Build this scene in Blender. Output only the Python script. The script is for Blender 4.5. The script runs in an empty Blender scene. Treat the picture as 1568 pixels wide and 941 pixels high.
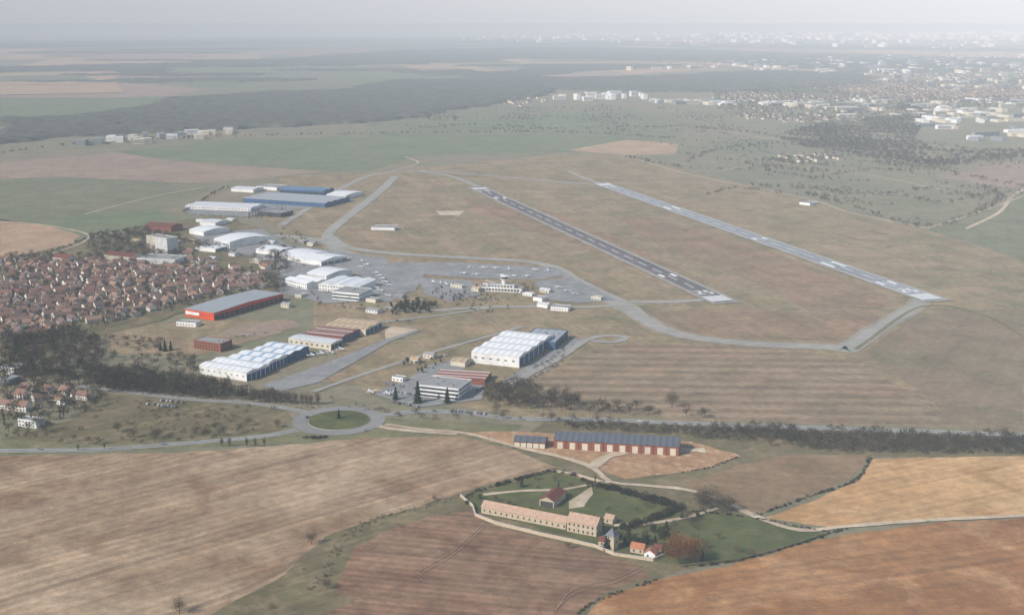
import bpy, math, random, bmesh
import numpy as np
from mathutils import Vector
random.seed(7); rng=np.random.default_rng(7)
scene=bpy.context.scene
# ---------------------------------------------------------------- site survey
# all positions are ground positions (metres) rectified from the aerial view
H=330.0; F=1900.0; TH=math.atan(440.5/F)
CT,ST=math.cos(TH),math.sin(TH)
def G(px,py):
    a=(px-784)/F; b=(py-470.5)/F
    t=H/(ST+b*CT)
    return np.array([a*t,(CT-b*ST)*t])
def GP(L): return np.array([G(*p) for p in L])
# ---------------------------------------------------------------- materials
def lin(c):
    o=[]
    for v in c[:3]:
        v=v/255.0
        o.append(v/12.92 if v<=0.04045 else ((v+0.055)/1.055)**2.4)
    return (o[0],o[1],o[2],1)
class NT:
    def __init__(s,name):
        s.m=bpy.data.materials.new(name); s.m.use_nodes=True
        s.t=s.m.node_tree; s.b=s.t.nodes['Principled BSDF']
        s.b.inputs['Roughness'].default_value=0.95
        s.b.inputs['Specular IOR Level'].default_value=0.15
        s.tc=s.t.nodes.new('ShaderNodeTexCoord').outputs['Object']
    def n(s,ty,**k):
        x=s.t.nodes.new(ty)
        for a,b in k.items(): setattr(x,a,b)
        return x
    def l(s,a,b): s.t.links.new(a,b)
    def noise(s,scale,detail=5,rough=.6,vec=None,dist=0):
        x=s.n('ShaderNodeTexNoise'); x.inputs['Scale'].default_value=scale
        x.inputs['Detail'].default_value=detail; x.inputs['Roughness'].default_value=rough
        x.inputs['Distortion'].default_value=dist
        s.l(vec if vec is not None else s.tc,x.inputs['Vector']); return x.outputs['Fac']
    def mp(s,ang,sc,loc=(0,0,0)):
        r=s.n('ShaderNodeMapping'); r.inputs['Rotation'].default_value=(0,0,-math.radians(ang)); s.l(s.tc,r.inputs['Vector'])
        x=s.n('ShaderNodeMapping'); x.inputs['Scale'].default_value=sc; s.l(r.outputs[0],x.inputs['Vector']); return x.outputs[0]
    def rng(s,v,a,b,c,d):
        x=s.n('ShaderNodeMapRange'); x.inputs[1].default_value=a;x.inputs[2].default_value=b;x.inputs[3].default_value=c;x.inputs[4].default_value=d
        s.l(v,x.inputs[0]); return x.outputs[0]
    def mix(s,f,a,b):
        x=s.n('ShaderNodeMix',data_type='RGBA')
        if hasattr(f,'links'): s.l(f,x.inputs[0])
        else: x.inputs[0].default_value=f
        for i,v in ((6,a),(7,b)):
            if hasattr(v,'links'): s.l(v,x.inputs[i])
            else: x.inputs[i].default_value=v
        return x.outputs[2]
    def mul(s,c,v):
        x=s.n('ShaderNodeVectorMath',operation='SCALE'); s.l(c,x.inputs[0]); s.l(v,x.inputs['Scale']); return x.outputs[0]
    def col(s,c): s.l(c,s.b.inputs['Base Color']); return s.m
def ground(name,c1,c2,c3=None,big=150,streak=None,line=None,grain=.16,sk=.16,bump=0,seed=0):
    t=NT(name)
    c=t.mix(t.rng(t.noise(1/big,7,.62),.36,.64,0,1),lin(c1),lin(c2))
    if c3: c=t.mix(t.rng(t.noise(1/(big*.37)+seed*1e-5,6,.65,dist=.6),.5,.68,0,.85),c,lin(c3))
    c=t.mul(c,t.rng(t.noise(.11,6,.7),.36,.64,1-grain,1+grain))
    c=t.mul(c,t.rng(t.noise(.024,5,.65,dist=.4),.38,.62,1-grain*.7,1+grain*.6))
    c=t.mul(c,t.rng(t.noise(.9,3,.7),.25,.75,1-grain*.8,1+grain*.8))
    if streak is not None:
        c=t.mul(c,t.rng(t.noise(1,5,.65,t.mp(streak,(1/260,1/5.5,1))),.3,.7,1-sk,1+sk))
        c=t.mul(c,t.rng(t.noise(1,3,.6,t.mp(streak,(1/700,1/30,1))),.3,.7,1-sk*.8,1+sk*.8))
    if line:
        w=t.n('ShaderNodeTexWave',wave_type='BANDS',bands_direction='Y',wave_profile='SIN')
        w.inputs['Scale'].default_value=1; w.inputs['Distortion'].default_value=line[2] if len(line)>2 else .6
        w.inputs['Detail'].default_value=2; w.inputs['Detail Scale'].default_value=.3
        s=0.31416/line[0]
        t.l(t.mp(streak,(s,s,s)),w.inputs['Vector'])
        c=t.mul(c,t.rng(w.outputs['Fac'],.2,.8,1-line[1],1+line[1]))
    if bump:
        b=t.n('ShaderNodeBump'); b.inputs['Strength'].default_value=bump; b.inputs['Distance'].default_value=.6
        t.l(t.noise(.35,6,.7),b.inputs['Height']); t.l(b.outputs[0],t.b.inputs['Normal'])
    return t.col(c)
def solid(name,c,var=.1,sc=.25,rough=.8,dark=None,objrand=None,spec=.2):
    t=NT(name); t.b.inputs['Roughness'].default_value=rough; t.b.inputs['Specular IOR Level'].default_value=spec
    col=t.mix(t.rng(t.noise(sc,5,.65),.35,.7,0,1),lin(c),lin(dark if dark else [x*.86 for x in c]))
    if objrand:
        oi=t.n('ShaderNodeObjectInfo'); r=t.n('ShaderNodeValToRGB'); t.l(oi.outputs['Random'],r.inputs[0])
        els=r.color_ramp.elements
        while len(els)<len(objrand): els.new(.5)
        for i,o in enumerate(objrand):
            els[i].position=i/(len(objrand)-1); els[i].color=lin(o)
        col=t.mix(.8,col,r.outputs[0])
    col=t.mul(col,t.rng(t.noise(sc*5,3,.6),.3,.7,1-var,1+var))
    return t.col(col)
def striped(name,c,c2,period,axis='X',duty=.5,rough=.5):
    t=NT(name); t.b.inputs['Roughness'].default_value=rough; t.b.inputs['Specular IOR Level'].default_value=.3
    sp=t.n('ShaderNodeSeparateXYZ'); t.l(t.tc,sp.inputs[0])
    m=t.n('ShaderNodeMath',operation='PINGPONG'); t.l(sp.outputs[axis],m.inputs[0]); m.inputs[1].default_value=period/2
    f=t.rng(m.outputs[0],period/2*duty-.1,period/2*duty+.1,0,1)
    col=t.mix(f,lin(c),lin(c2))
    col=t.mul(col,t.rng(t.noise(.15,5,.7),.3,.7,.88,1.08))
    return t.col(col)
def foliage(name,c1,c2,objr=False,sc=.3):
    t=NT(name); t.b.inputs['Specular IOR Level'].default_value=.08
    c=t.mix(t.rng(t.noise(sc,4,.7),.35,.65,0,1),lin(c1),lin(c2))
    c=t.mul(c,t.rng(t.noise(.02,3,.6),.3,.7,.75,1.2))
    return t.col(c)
# soils & grass
M={}
M['base']=ground('grassland_ground',(118,116,92),(134,120,98),(108,112,84),big=420)
M['air']=ground('airfield_grass',(130,116,88),(147,126,99),(110,108,79),big=140,streak=108,sk=.12,grain=.2)
M['airbrown']=ground('airfield_dry_grass',(145,118,93),(129,110,87),(116,105,79),big=110,streak=108,sk=.12,grain=.2)
M['lawn']=ground('lawn_grass',(74,81,46),(90,93,56),(99,96,61),big=40)
M['verge']=ground('verge_grass',(108,108,76),(124,115,87),(98,98,66),big=60)
M['f1']=ground('ploughed_field_tan',(142,118,91),(170,147,120),(126,98,73),big=170,streak=40,sk=.2,line=(9,.05,1.2),bump=.5,grain=.2)
M['f2']=ground('ploughed_field_brown',(116,87,66),(142,114,90),(104,73,54),big=110,streak=-12,sk=.2,line=(7,.07,1.0),bump=.5,grain=.2)
M['f3']=ground('ploughed_field_ochre',(153,112,72),(135,92,58),(170,133,95),big=150,streak=16,sk=.14,line=(10,.04,1.2),bump=.5,grain=.2)
M['f4']=ground('ploughed_field_yellow',(177,138,93),(191,156,113),(159,118,75),big=170,streak=25,sk=.13,line=(8,.04,1.0),bump=.4,grain=.18)
M['f5']=ground('rough_field_brown',(124,100,76),(138,116,90),(112,99,70),big=80,streak=-10,sk=.1)
M['gully']=ground('gully_grass',(112,102,76),(100,94,66),(134,116,90),big=50,streak=40)
M['stripe']=ground('mown_stripe_field',(136,117,94),(125,110,86),(144,116,94),big=160,streak=-2,sk=.1,line=(24,.14,.9),grain=.2)
M['brownfar']=ground('dry_field_far',(134,112,92),(122,110,86),(112,106,80),big=220,streak=60,sk=.08)
M['green1']=ground('winter_wheat_field',(104,112,82),(116,118,90),(98,106,78),big=260,streak=75,sk=.06)
M['green2']=ground('meadow_field',(110,112,86),(122,117,94),(104,106,78),big=200,streak=70,sk=.06)
M['pink']=ground('bare_soil_field',(150,129,112),(138,119,102),None,big=260,streak=75,sk=.06)
M['tan']=ground('fallow_field',(172,144,116),(158,132,104),None,big=160,streak=70,sk=.06)
M['wheel']=ground('wheel_rut_soil',(152,130,106),(138,116,94),None,big=20)
M['dirt']=ground('dirt_yard',(166,132,98),(146,112,82),(186,160,130),big=22)
M['track']=ground('chalk_track',(190,174,150),(172,152,126),None,big=30)
M['asph']=ground('asphalt_road',(138,136,130),(126,124,120),None,big=60,grain=.06)
M['asphd']=ground('asphalt_runway',(92,88,88),(106,101,98),(122,114,108),big=50,streak=108,grain=.07)
M['conc']=ground('concrete_runway',(146,148,150),(136,138,140),(154,152,148),big=40,streak=106,grain=.06)
M['taxi']=ground('taxiway_asphalt',(154,150,140),(140,137,128),(162,157,146),big=40,grain=.06)
M['apron']=ground('apron_asphalt',(138,137,134),(122,121,118),(152,149,142),big=35,grain=.08)
M['shoul']=ground('runway_shoulder',(150,142,128),(138,130,112),None,big=40)
M['paint']=solid('road_paint_white',(236,236,232),.05,.5)
M['kerb']=solid('kerb_stone',(186,182,172))
# buildings
M['white']=solid('white_render',(226,224,218),.04,.08)
M['cream']=solid('cream_render',(208,198,176),.05,.1)
M['stone']=solid('limestone_wall',(190,172,146),.1,.4)
M['brick']=solid('red_brick',(142,86,66),.1,.6)
M['orange']=solid('orange_cladding',(206,78,38),.05,.1)
M['bluew']=solid('blue_cladding',(62,92,124),.05,.1)
M['greyw']=solid('grey_cladding',(136,138,140),.05,.1)
M['darkw']=solid('dark_cladding',(72,70,70),.08,.2)
M['glass']=solid('window_glass',(48,56,64),.1,.4,rough=.2,spec=.5)
M['metal']=striped('metal_roof_sheet',(206,206,202),(190,192,192),6,'X')
M['metalw']=striped('white_roof_sheet',(226,225,220),(206,208,208),7,'X')
M['metalb']=striped('metal_roof_blue_strips',(214,216,216),(140,164,184),14,'X',.75)
M['metalg']=striped('grey_roof_sheet',(158,160,160),(142,146,148),8,'X')
M['bluer']=striped('blue_roof_sheet',(96,122,146),(84,110,136),5,'X')
M['brownr']=striped('brown_roof_sheet',(126,78,66),(188,178,168),9,'Y',.72)
M['yellr']=striped('fibre_cement_roof',(186,164,132),(170,146,112),8,'X')
M['slate']=striped('slate_blue_roof',(80,84,90),(90,95,101),5,'X')
M['tile']=solid('terracotta_tiles',(140,104,88),.14,.3,objrand=[(130,100,84),(104,86,78),(148,120,100),(92,84,80),(136,106,88),(118,104,96),(124,90,74)])
M['tilef']=solid('old_pink_tiles',(180,150,128),.1,.4)
M['tiler']=solid('red_barn_tiles',(112,66,54),.1,.4)
M['tileo']=solid('orange_tiles',(170,110,80),.1,.4)
M['hwall']=solid('house_render',(206,196,180),.05,.2,objrand=[(226,220,208),(204,192,172),(232,228,220),(212,198,176)])
M['flatr']=solid('gravel_flat_roof',(150,148,144),.1,.2)
# vegetation
M['bark']=solid('bark',(92,80,68),.15,.8)
M['twig']=foliage('bare_twigs',(104,90,74),(84,74,62))
M['twig2']=foliage('woodland_twigs',(80,70,56),(60,57,44),sc=.08)
M['russet']=foliage('russet_leaves',(134,92,54),(104,74,46))
M['conif']=foliage('conifer_needles',(42,52,38),(30,40,30))
M['ever']=foliage('evergreen_leaves',(56,62,36),(40,48,30))
M['hedge']=foliage('hedge_leaves',(52,53,36),(40,43,30))
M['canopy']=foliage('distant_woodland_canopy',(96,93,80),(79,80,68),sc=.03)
# aircraft & cars
M['acw']=solid('aircraft_white_paint',(235,235,235),.02,.5,rough=.35,spec=.5)
M['carp']=solid('car_paint',(200,200,200),.02,.5,rough=.3,spec=.5,objrand=[(225,225,228),(60,62,70),(150,152,156),(110,30,28),(235,235,235),(40,56,92),(170,172,176)])
M['rubber']=solid('rubber',(34,34,34))
# ---------------------------------------------------------------- mesh utils
def obj(name,me,loc=(0,0,0),rz=0,parent=None,sc=None):
    o=bpy.data.objects.new(name,me); o.location=loc; o.rotation_euler=(0,0,rz)
    if sc: o.scale=sc
    scene.collection.objects.link(o)
    if parent: o.parent=parent
    return o
class MB:
    def __init__(s): s.V=[];s.F=[];s.M=[];s.mats=[]
    def mi(s,m):
        if m not in s.mats: s.mats.append(m)
        return s.mats.index(m)
    def poly(s,pts,m):
        k=len(s.V); s.V+= [tuple(p) for p in pts]; s.F.append(tuple(range(k,k+len(pts)))); s.M.append(s.mi(m))
    def prism(s,prof,axis,a,b,m,cap=None):
        cap=cap or m
        f=(lambda p,t:(t,p[0],p[1])) if axis=='x' else (lambda p,t:(p[0],t,p[1])) if axis=='y' else (lambda p,t:(p[0],p[1],t))
        s.poly([f(p,a) for p in prof],cap); s.poly([f(p,b) for p in prof][::-1],cap)
        n=len(prof)
        for i in range(n):
            p,q=prof[i],prof[(i+1)%n]; s.poly([f(p,a),f(p,b),f(q,b),f(q,a)],m)
    def box(s,x0,x1,y0,y1,z0,z1,m): s.prism([(x0,y0),(x1,y0),(x1,y1),(x0,y1)],'z',z0,z1,m)
    def tube(s,p0,p1,r0,r1,m,n=6):
        p0=Vector(p0);p1=Vector(p1);d=(p1-p0).normalized(); a=d.orthogonal().normalized(); b=d.cross(a)
        c0=[p0+(a*math.cos(t)+b*math.sin(t))*r0 for t in [6.2832*i/n for i in range(n)]]
        c1=[p1+(a*math.cos(t)+b*math.sin(t))*r1 for t in [6.2832*i/n for i in range(n)]]
        for i in range(n): s.poly([c0[i],c0[(i+1)%n],c1[(i+1)%n],c1[i]],m)
        s.poly(c0[::-1],m); s.poly(c1,m)
    def mesh(s,name):
        me=bpy.data.meshes.new(name); me.from_pydata(s.V,[],s.F)
        for m in s.mats: me.materials.append(m)
        me.polygons.foreach_set('material_index',s.M); me.update(); return me
def catmull(P,step=12,closed=False):
    P=[np.array(p,float) for p in P]; n=len(P); out=[]
    rngi=range(n) if closed else range(n-1)
    for i in rngi:
        p0=P[(i-1)%n] if closed or i>0 else 2*P[0]-P[1]
        p1=P[i]; p2=P[(i+1)%n]
        p3=P[(i+2)%n] if closed or i<n-2 else 2*P[-1]-P[-2]
        k=max(2,min(40,int(np.linalg.norm(p2-p1)/step)))
        for j in range(k):
            t=j/k; out.append(.5*((2*p1)+(-p0+p2)*t+(2*p0-5*p1+4*p2-p3)*t*t+(-p0+3*p1-3*p2+p3)*t**3))
    if not closed: out.append(P[-1])
    return out
ZL=[0.03]
def nextz(d=.012): ZL[0]+=d; return ZL[0]
def sheet(name,pts,mat,z=None,smooth=False,jit=1.2,world=False):
    P=pts if world else GP(pts)
    if smooth: Q=catmull(P,10,True)
    else:
        Q=[]
        n=len(P)
        for i in range(n):
            a,b=P[i],P[(i+1)%n]; k=max(1,min(60,int(np.linalg.norm(b-a)/9)))
            for j in range(k): Q.append(a+(b-a)*j/k)
    Q=[q+rng.uniform(-jit,jit,2) for q in Q]
    z=nextz() if z is None else z
    me=bpy.data.meshes.new(name); me.from_pydata([(q[0],q[1],z) for q in Q],[],[tuple(range(len(Q)))])
    me.materials.append(mat)
    if me.polygons[0].normal.z<0: me.flip_normals()
    return obj(name,me)
def ribbon(name,pts,w,mat,z=None,closed=False,world=False,step=8,parent=None,off=0,dash=None,jit=0):
    P=pts if world else GP(pts)
    Q=np.array(catmull(P,step,closed)); n=len(Q)
    if closed: T=np.roll(Q,-1,0)-np.roll(Q,1,0)
    else: T=np.gradient(Q,axis=0)
    T/=np.linalg.norm(T,axis=1)[:,None]; N=np.stack([-T[:,1],T[:,0]],1)
    z=nextz(.008) if z is None else z
    ww=w/2+ (rng.uniform(-jit,jit,n) if jit else 0)
    A=Q+N*(off+ww)[:,None] if jit else Q+N*(off+w/2); B=Q+N*(off-ww)[:,None] if jit else Q+N*(off-w/2)
    V=[(p[0],p[1],z) for p in A]+[(p[0],p[1],z) for p in B]
    Fc=[]
    for i in range(n if closed else n-1):
        if dash and (i%dash[0])>=dash[1]: continue
        j=(i+1)%n; Fc.append((i,n+i,n+j,j))
    me=bpy.data.meshes.new(name); me.from_pydata(V,[],Fc); me.materials.append(mat)
    return obj(name,me,parent=parent)
def inside(P,poly):
    x,y=P[:,0],P[:,1]; c=np.zeros(len(P),bool); n=len(poly)
    for i in range(n):
        x1,y1=poly[i];x2,y2=poly[(i+1)%n]
        if y1==y2: continue
        c^=((y1>y)!=(y2>y))&(x<(x2-x1)*(y-y1)/(y2-y1)+x1)
    return c
def fastmesh(name,V,Fc,Mi,mats):
    me=bpy.data.meshes.new(name); k=Fc.shape[1]
    me.vertices.add(len(V)); me.vertices.foreach_set('co',V.astype(np.float32).ravel())
    me.loops.add(Fc.size); me.loops.foreach_set('vertex_index',Fc.astype(np.int32).ravel())
    me.polygons.add(len(Fc)); me.polygons.foreach_set('loop_start',np.arange(0,Fc.size,k,dtype=np.int32))
    for m in mats: me.materials.append(m)
    me.polygons.foreach_set('material_index',Mi.astype(np.int32))
    me.update(calc_edges=True); return me
def rep(name,temps,P,S,R,mats,SZ=None):
    # one mesh holding many copies of small templates
    Vs=[];Fs=[];Ms=[];off=0
    pick=rng.integers(0,len(temps),len(P)); SZ=S if SZ is None else SZ
    for ti,(V,Fc,Mi) in enumerate(temps):
        idx=np.where(pick==ti)[0]
        if not len(idx): continue
        c,s=np.cos(R[idx])[:,None],np.sin(R[idx])[:,None]
        X=(V[None,:,0]*c-V[None,:,1]*s)*S[idx][:,None]+P[idx,0][:,None]
        Y=(V[None,:,0]*s+V[None,:,1]*c)*S[idx][:,None]+P[idx,1][:,None]
        Z=V[None,:,2]*SZ[idx][:,None]+np.zeros_like(X)
        Vs.append(np.stack([X,Y,Z],2).reshape(-1,3))
        Fs.append((Fc[None]+(np.arange(len(idx))*len(V))[:,None,None]+off).reshape(-1,Fc.shape[1]))
        Ms.append(np.tile(Mi,len(idx))); off+=len(idx)*len(V)
    return obj(name,fastmesh(name,np.concatenate(Vs),np.concatenate(Fs),np.concatenate(Ms),mats))
def tri(mb):
    V=np.array(mb.V);Fc=[];Mi=[]
    for f,m in zip(mb.F,mb.M):
        for i in range(1,len(f)-1): Fc.append((f[0],f[i],f[i+1])); Mi.append(m)
    return V,np.array(Fc),np.array(Mi)
# ---------------------------------------------------------------- trees (unit height 1)
def leaf(mb,c,d,l,w,m):
    d=Vector(d).normalized(); s=d.cross(Vector((random.gauss(0,1),random.gauss(0,1),random.gauss(0,1)))).normalized()
    c=Vector(c); mb.poly([c-s*w,c+s*w,c+d*l],m)
def bare(seed,nt,w=.3,lw=.012,ll=.09,nl=8,mt=None,n=5):
    random.seed(seed); mb=MB(); bk=M['bark']; mt=mt or M['twig']; mb.mi(bk); mb.mi(mt)
    mb.tube((0,0,0),(.01,0,.45),.028,.018,bk,n); mb.tube((.01,0,.45),(0,.02,.85),.018,.005,bk,n)
    tips=[(0,.02,.85)]
    for i in range(nl):
        a=i*2.4+random.random(); z=random.uniform(.2,.6); r=w*random.uniform(.6,.95)
        p1=(math.cos(a)*r*.55,math.sin(a)*r*.55,z+.12); p2=(math.cos(a)*r,math.sin(a)*r,min(.9,z+random.uniform(.18,.35)))
        mb.tube((0,0,z),p1,.012,.008,bk,3); mb.tube(p1,p2,.008,.003,bk,3); tips+=[p1,p2,p2]
    for i in range(nt):
        t=random.choice(tips); s=.11
        p=[t[0]+random.gauss(0,s*w/.3),t[1]+random.gauss(0,s*w/.3),t[2]+random.gauss(0,s)]
        p[2]=min(max(p[2],.15),1.02)
        d=(p[0]+random.gauss(0,.2),p[1]+random.gauss(0,.2),.25+random.random()*.4)
        leaf(mb,p,d,ll*random.uniform(.6,1.4),lw*random.uniform(.6,1.5),mt)
    return mb
def leafy(seed,nt,w=.35,sz=.06,mt=None,lobes=7,z0=.12):
    random.seed(seed); mb=MB(); bk=M['bark']; mt=mt or M['ever']; mb.mi(bk); mb.mi(mt)
    mb.tube((0,0,0),(0,0,.6),.03,.012,bk,4)
    L=[]
    for i in range(lobes):
        a=random.random()*6.28; r=w*random.uniform(.2,.65); L.append((math.cos(a)*r,math.sin(a)*r,random.uniform(z0+.15,.82),random.uniform(.12,.24)))
    for i in range(nt):
        x,y,z,r=random.choice(L); d=Vector((random.gauss(0,1),random.gauss(0,1),random.gauss(0,1))).normalized()
        p=Vector((x,y,z))+d*r*random.uniform(.6,1.05)
        if p.z<.02: p.z=.02+random.random()*.1
        leaf(mb,p,Vector((random.gauss(0,1),random.gauss(0,1),random.gauss(0,1)+.5)),sz*random.uniform(.7,1.5),sz*random.uniform(.4,.8),mt)
    return mb
def conifer(seed,w=.2,rings=15,k=15,sp=1):
    random.seed(seed); mb=MB(); bk=M['bark']; mt=M['conif']; mb.mi(bk); mb.mi(mt)
    mb.tube((0,0,0),(0,0,.95),.022,.004,bk,5)
    for i in range(rings):
        z=.08+.9*i/rings; R=w*(1-z)**.8*random.uniform(.8,1.15)+.012
        for j in range(max(5,int(k*(1-z*.6)))):
            a=random.random()*6.283; r=R*random.uniform(.6,1.12); ww=.03*random.uniform(.7,1.5)
            tip=(math.cos(a)*r,math.sin(a)*r,z-.045+random.gauss(0,.012))
            s=(-math.sin(a)*ww,math.cos(a)*ww)
            mx,my=math.cos(a)*r*.45,math.sin(a)*r*.45
            mb.poly([(0,0,z+.05),(mx-s[0],my-s[1],z+.01),tip,(mx+s[0],my+s[1],z+.0)],mt)
    return mb
def shrubT(seed,nt,mt,sz=.16,w=.6):
    random.seed(seed); mb=MB(); mb.mi(mt)
    for i in range(nt):
        a=random.random()*6.28; r=w*math.sqrt(random.random()); z=random.random()*math.sqrt(max(.05,1-(r/w)**2*.7))
        leaf(mb,(math.cos(a)*r,math.sin(a)*r,z*.9),(random.gauss(0,.6)+math.cos(a)*.4,random.gauss(0,.6)+math.sin(a)*.4,random.random()+.2),sz*random.uniform(.6,1.4),sz*random.uniform(.25,.6),mt)
    return mb
bareM=[bare(i,1500,w=.36,lw=.006,ll=.09,nl=12).mesh('bare_tree') for i in range(3)]
colM=[bare(20+i,600,w=.14,lw=.008,ll=.09,nl=9).mesh('poplar_tree') for i in range(2)]
rusM=bare(31,3500,w=.45,lw=.011,ll=.06,nl=16,mt=M['russet']).mesh('russet_tree')
conM=[conifer(40+i,w=.26,rings=20,k=22).mesh('conifer_tree') for i in range(3)]
evM=[leafy(50+i,1300,sz=.045).mesh('evergreen_tree') for i in range(2)]
woodT=[tri(bare(60+i,130,w=.36,lw=.03,ll=.13,nl=5,mt=M['twig2'],n=3)) for i in range(5)]
evT=[tri(leafy(70+i,110,sz=.1,mt=M['ever'])) for i in range(3)]
conT=[tri(conifer(80+i,w=.25,rings=8,k=8)) for i in range(3)]
shrT=[tri(shrubT(90+i,70,M['twig2'])) for i in range(4)]
hedT=[tri(shrubT(95+i,90,M['hedge'],sz=.2)) for i in range(3)]
random.seed(5)
def tree(name,meshes,px,py,h,w=1.0):
    g=G(px,py); me=random.choice(meshes); s=h
    return obj(name,me,(g[0],g[1],0),random.random()*6.28,sc=(s*w,s*w,s))
def pts_in(poly,sp,world=False):
    P=poly if world else GP(poly); lo,hi=P.min(0),P.max(0)
    nx,ny=int((hi[0]-lo[0])/sp)+1,int((hi[1]-lo[1])/sp)+1
    gx,gy=np.meshgrid(np.arange(nx)*sp+lo[0],np.arange(ny)*sp+lo[1])
    Q=np.stack([gx.ravel(),gy.ravel()],1); Q=Q+rng.uniform(-.5,.5,Q.shape)*sp
    return Q[inside(Q,P)]
def mass(name,poly,sp,h0,h1,kind=None,keep=1.0):
    T,ms=kind or (woodT,[M['bark'],M['twig2']])
    Q=pts_in(poly,sp)
    if not len(Q): return
    if keep<1:
        f=np.sin(Q[:,0]*.021+1)+np.sin(Q[:,1]*.013+2)+np.sin((Q[:,0]+Q[:,1])*.037)+rng.normal(0,.8,len(Q))
        Q=Q[f>np.quantile(f,1-keep)]
    if not len(Q): return
    S=rng.uniform(h0,h1,len(Q))
    return rep(name,T,Q,S,rng.uniform(0,6.28,len(Q)),ms)
EV=(evT,[M['bark'],M['ever']]); CO=(conT,[M['bark'],M['conif']]); SH=(shrT,[M['twig2']]); HE=(hedT,[M['hedge']])
def row(name,path,sp,width,h0,h1,kind=SH):
    Q=np.array(catmull(GP(path),sp)); d=[0]
    for i in range(1,len(Q)): d.append(d[-1]+np.linalg.norm(Q[i]-Q[i-1]))
    n=max(2,int(d[-1]/sp)*max(1,int(width/ (sp*1.0)))); t=rng.uniform(0,d[-1],n)
    P=np.stack([np.interp(t,d,Q[:,0]),np.interp(t,d,Q[:,1])],1)+rng.uniform(-width/2,width/2,(n,2))
    S=rng.uniform(h0,h1,n); return rep(name,kind[0],P,S,rng.uniform(0,6.28,n),kind[1])
def canopy(name,poly,cell,h):
    P=poly if hasattr(poly,'shape') else GP(poly); lo,hi=P.min(0)-cell,P.max(0)+cell
    while (hi[0]-lo[0])*(hi[1]-lo[1])/cell**2>350000: cell*=1.2
    nx,ny=int((hi[0]-lo[0])/cell)+2,int((hi[1]-lo[1])/cell)+2
    gx,gy=np.meshgrid(np.arange(nx)*cell+lo[0],np.arange(ny)*cell+lo[1])
    Q=np.stack([gx.ravel(),gy.ravel()],1)
    wob=np.stack([np.sin(Q[:,1]/90)+np.sin(Q[:,1]/37+Q[:,0]/50),np.sin(Q[:,0]/110)+np.sin(Q[:,0]/41)],1)*cell*1.2
    m=inside(Q+wob,P); z=np.where(m,h*(.5+.5*rng.random(len(Q))),0.0)
    Q=Q+rng.uniform(-.4,.4,Q.shape)*cell
    i=np.arange(nx*ny).reshape(ny,nx); a,b,c,d=i[:-1,:-1].ravel(),i[:-1,1:].ravel(),i[1:,1:].ravel(),i[1:,:-1].ravel()
    k=m[a]|m[b]|m[c]|m[d]; Fc=np.concatenate([np.stack([a,b,c],1)[k],np.stack([a,c,d],1)[k]])
    V=np.concatenate([Q,z[:,None]],1); used=np.unique(Fc); mp=np.zeros(len(V),int); mp[used]=np.arange(len(used))
    return obj(name,fastmesh(name,V[used],mp[Fc],np.zeros(len(Fc)),[M['canopy']]))
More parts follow.
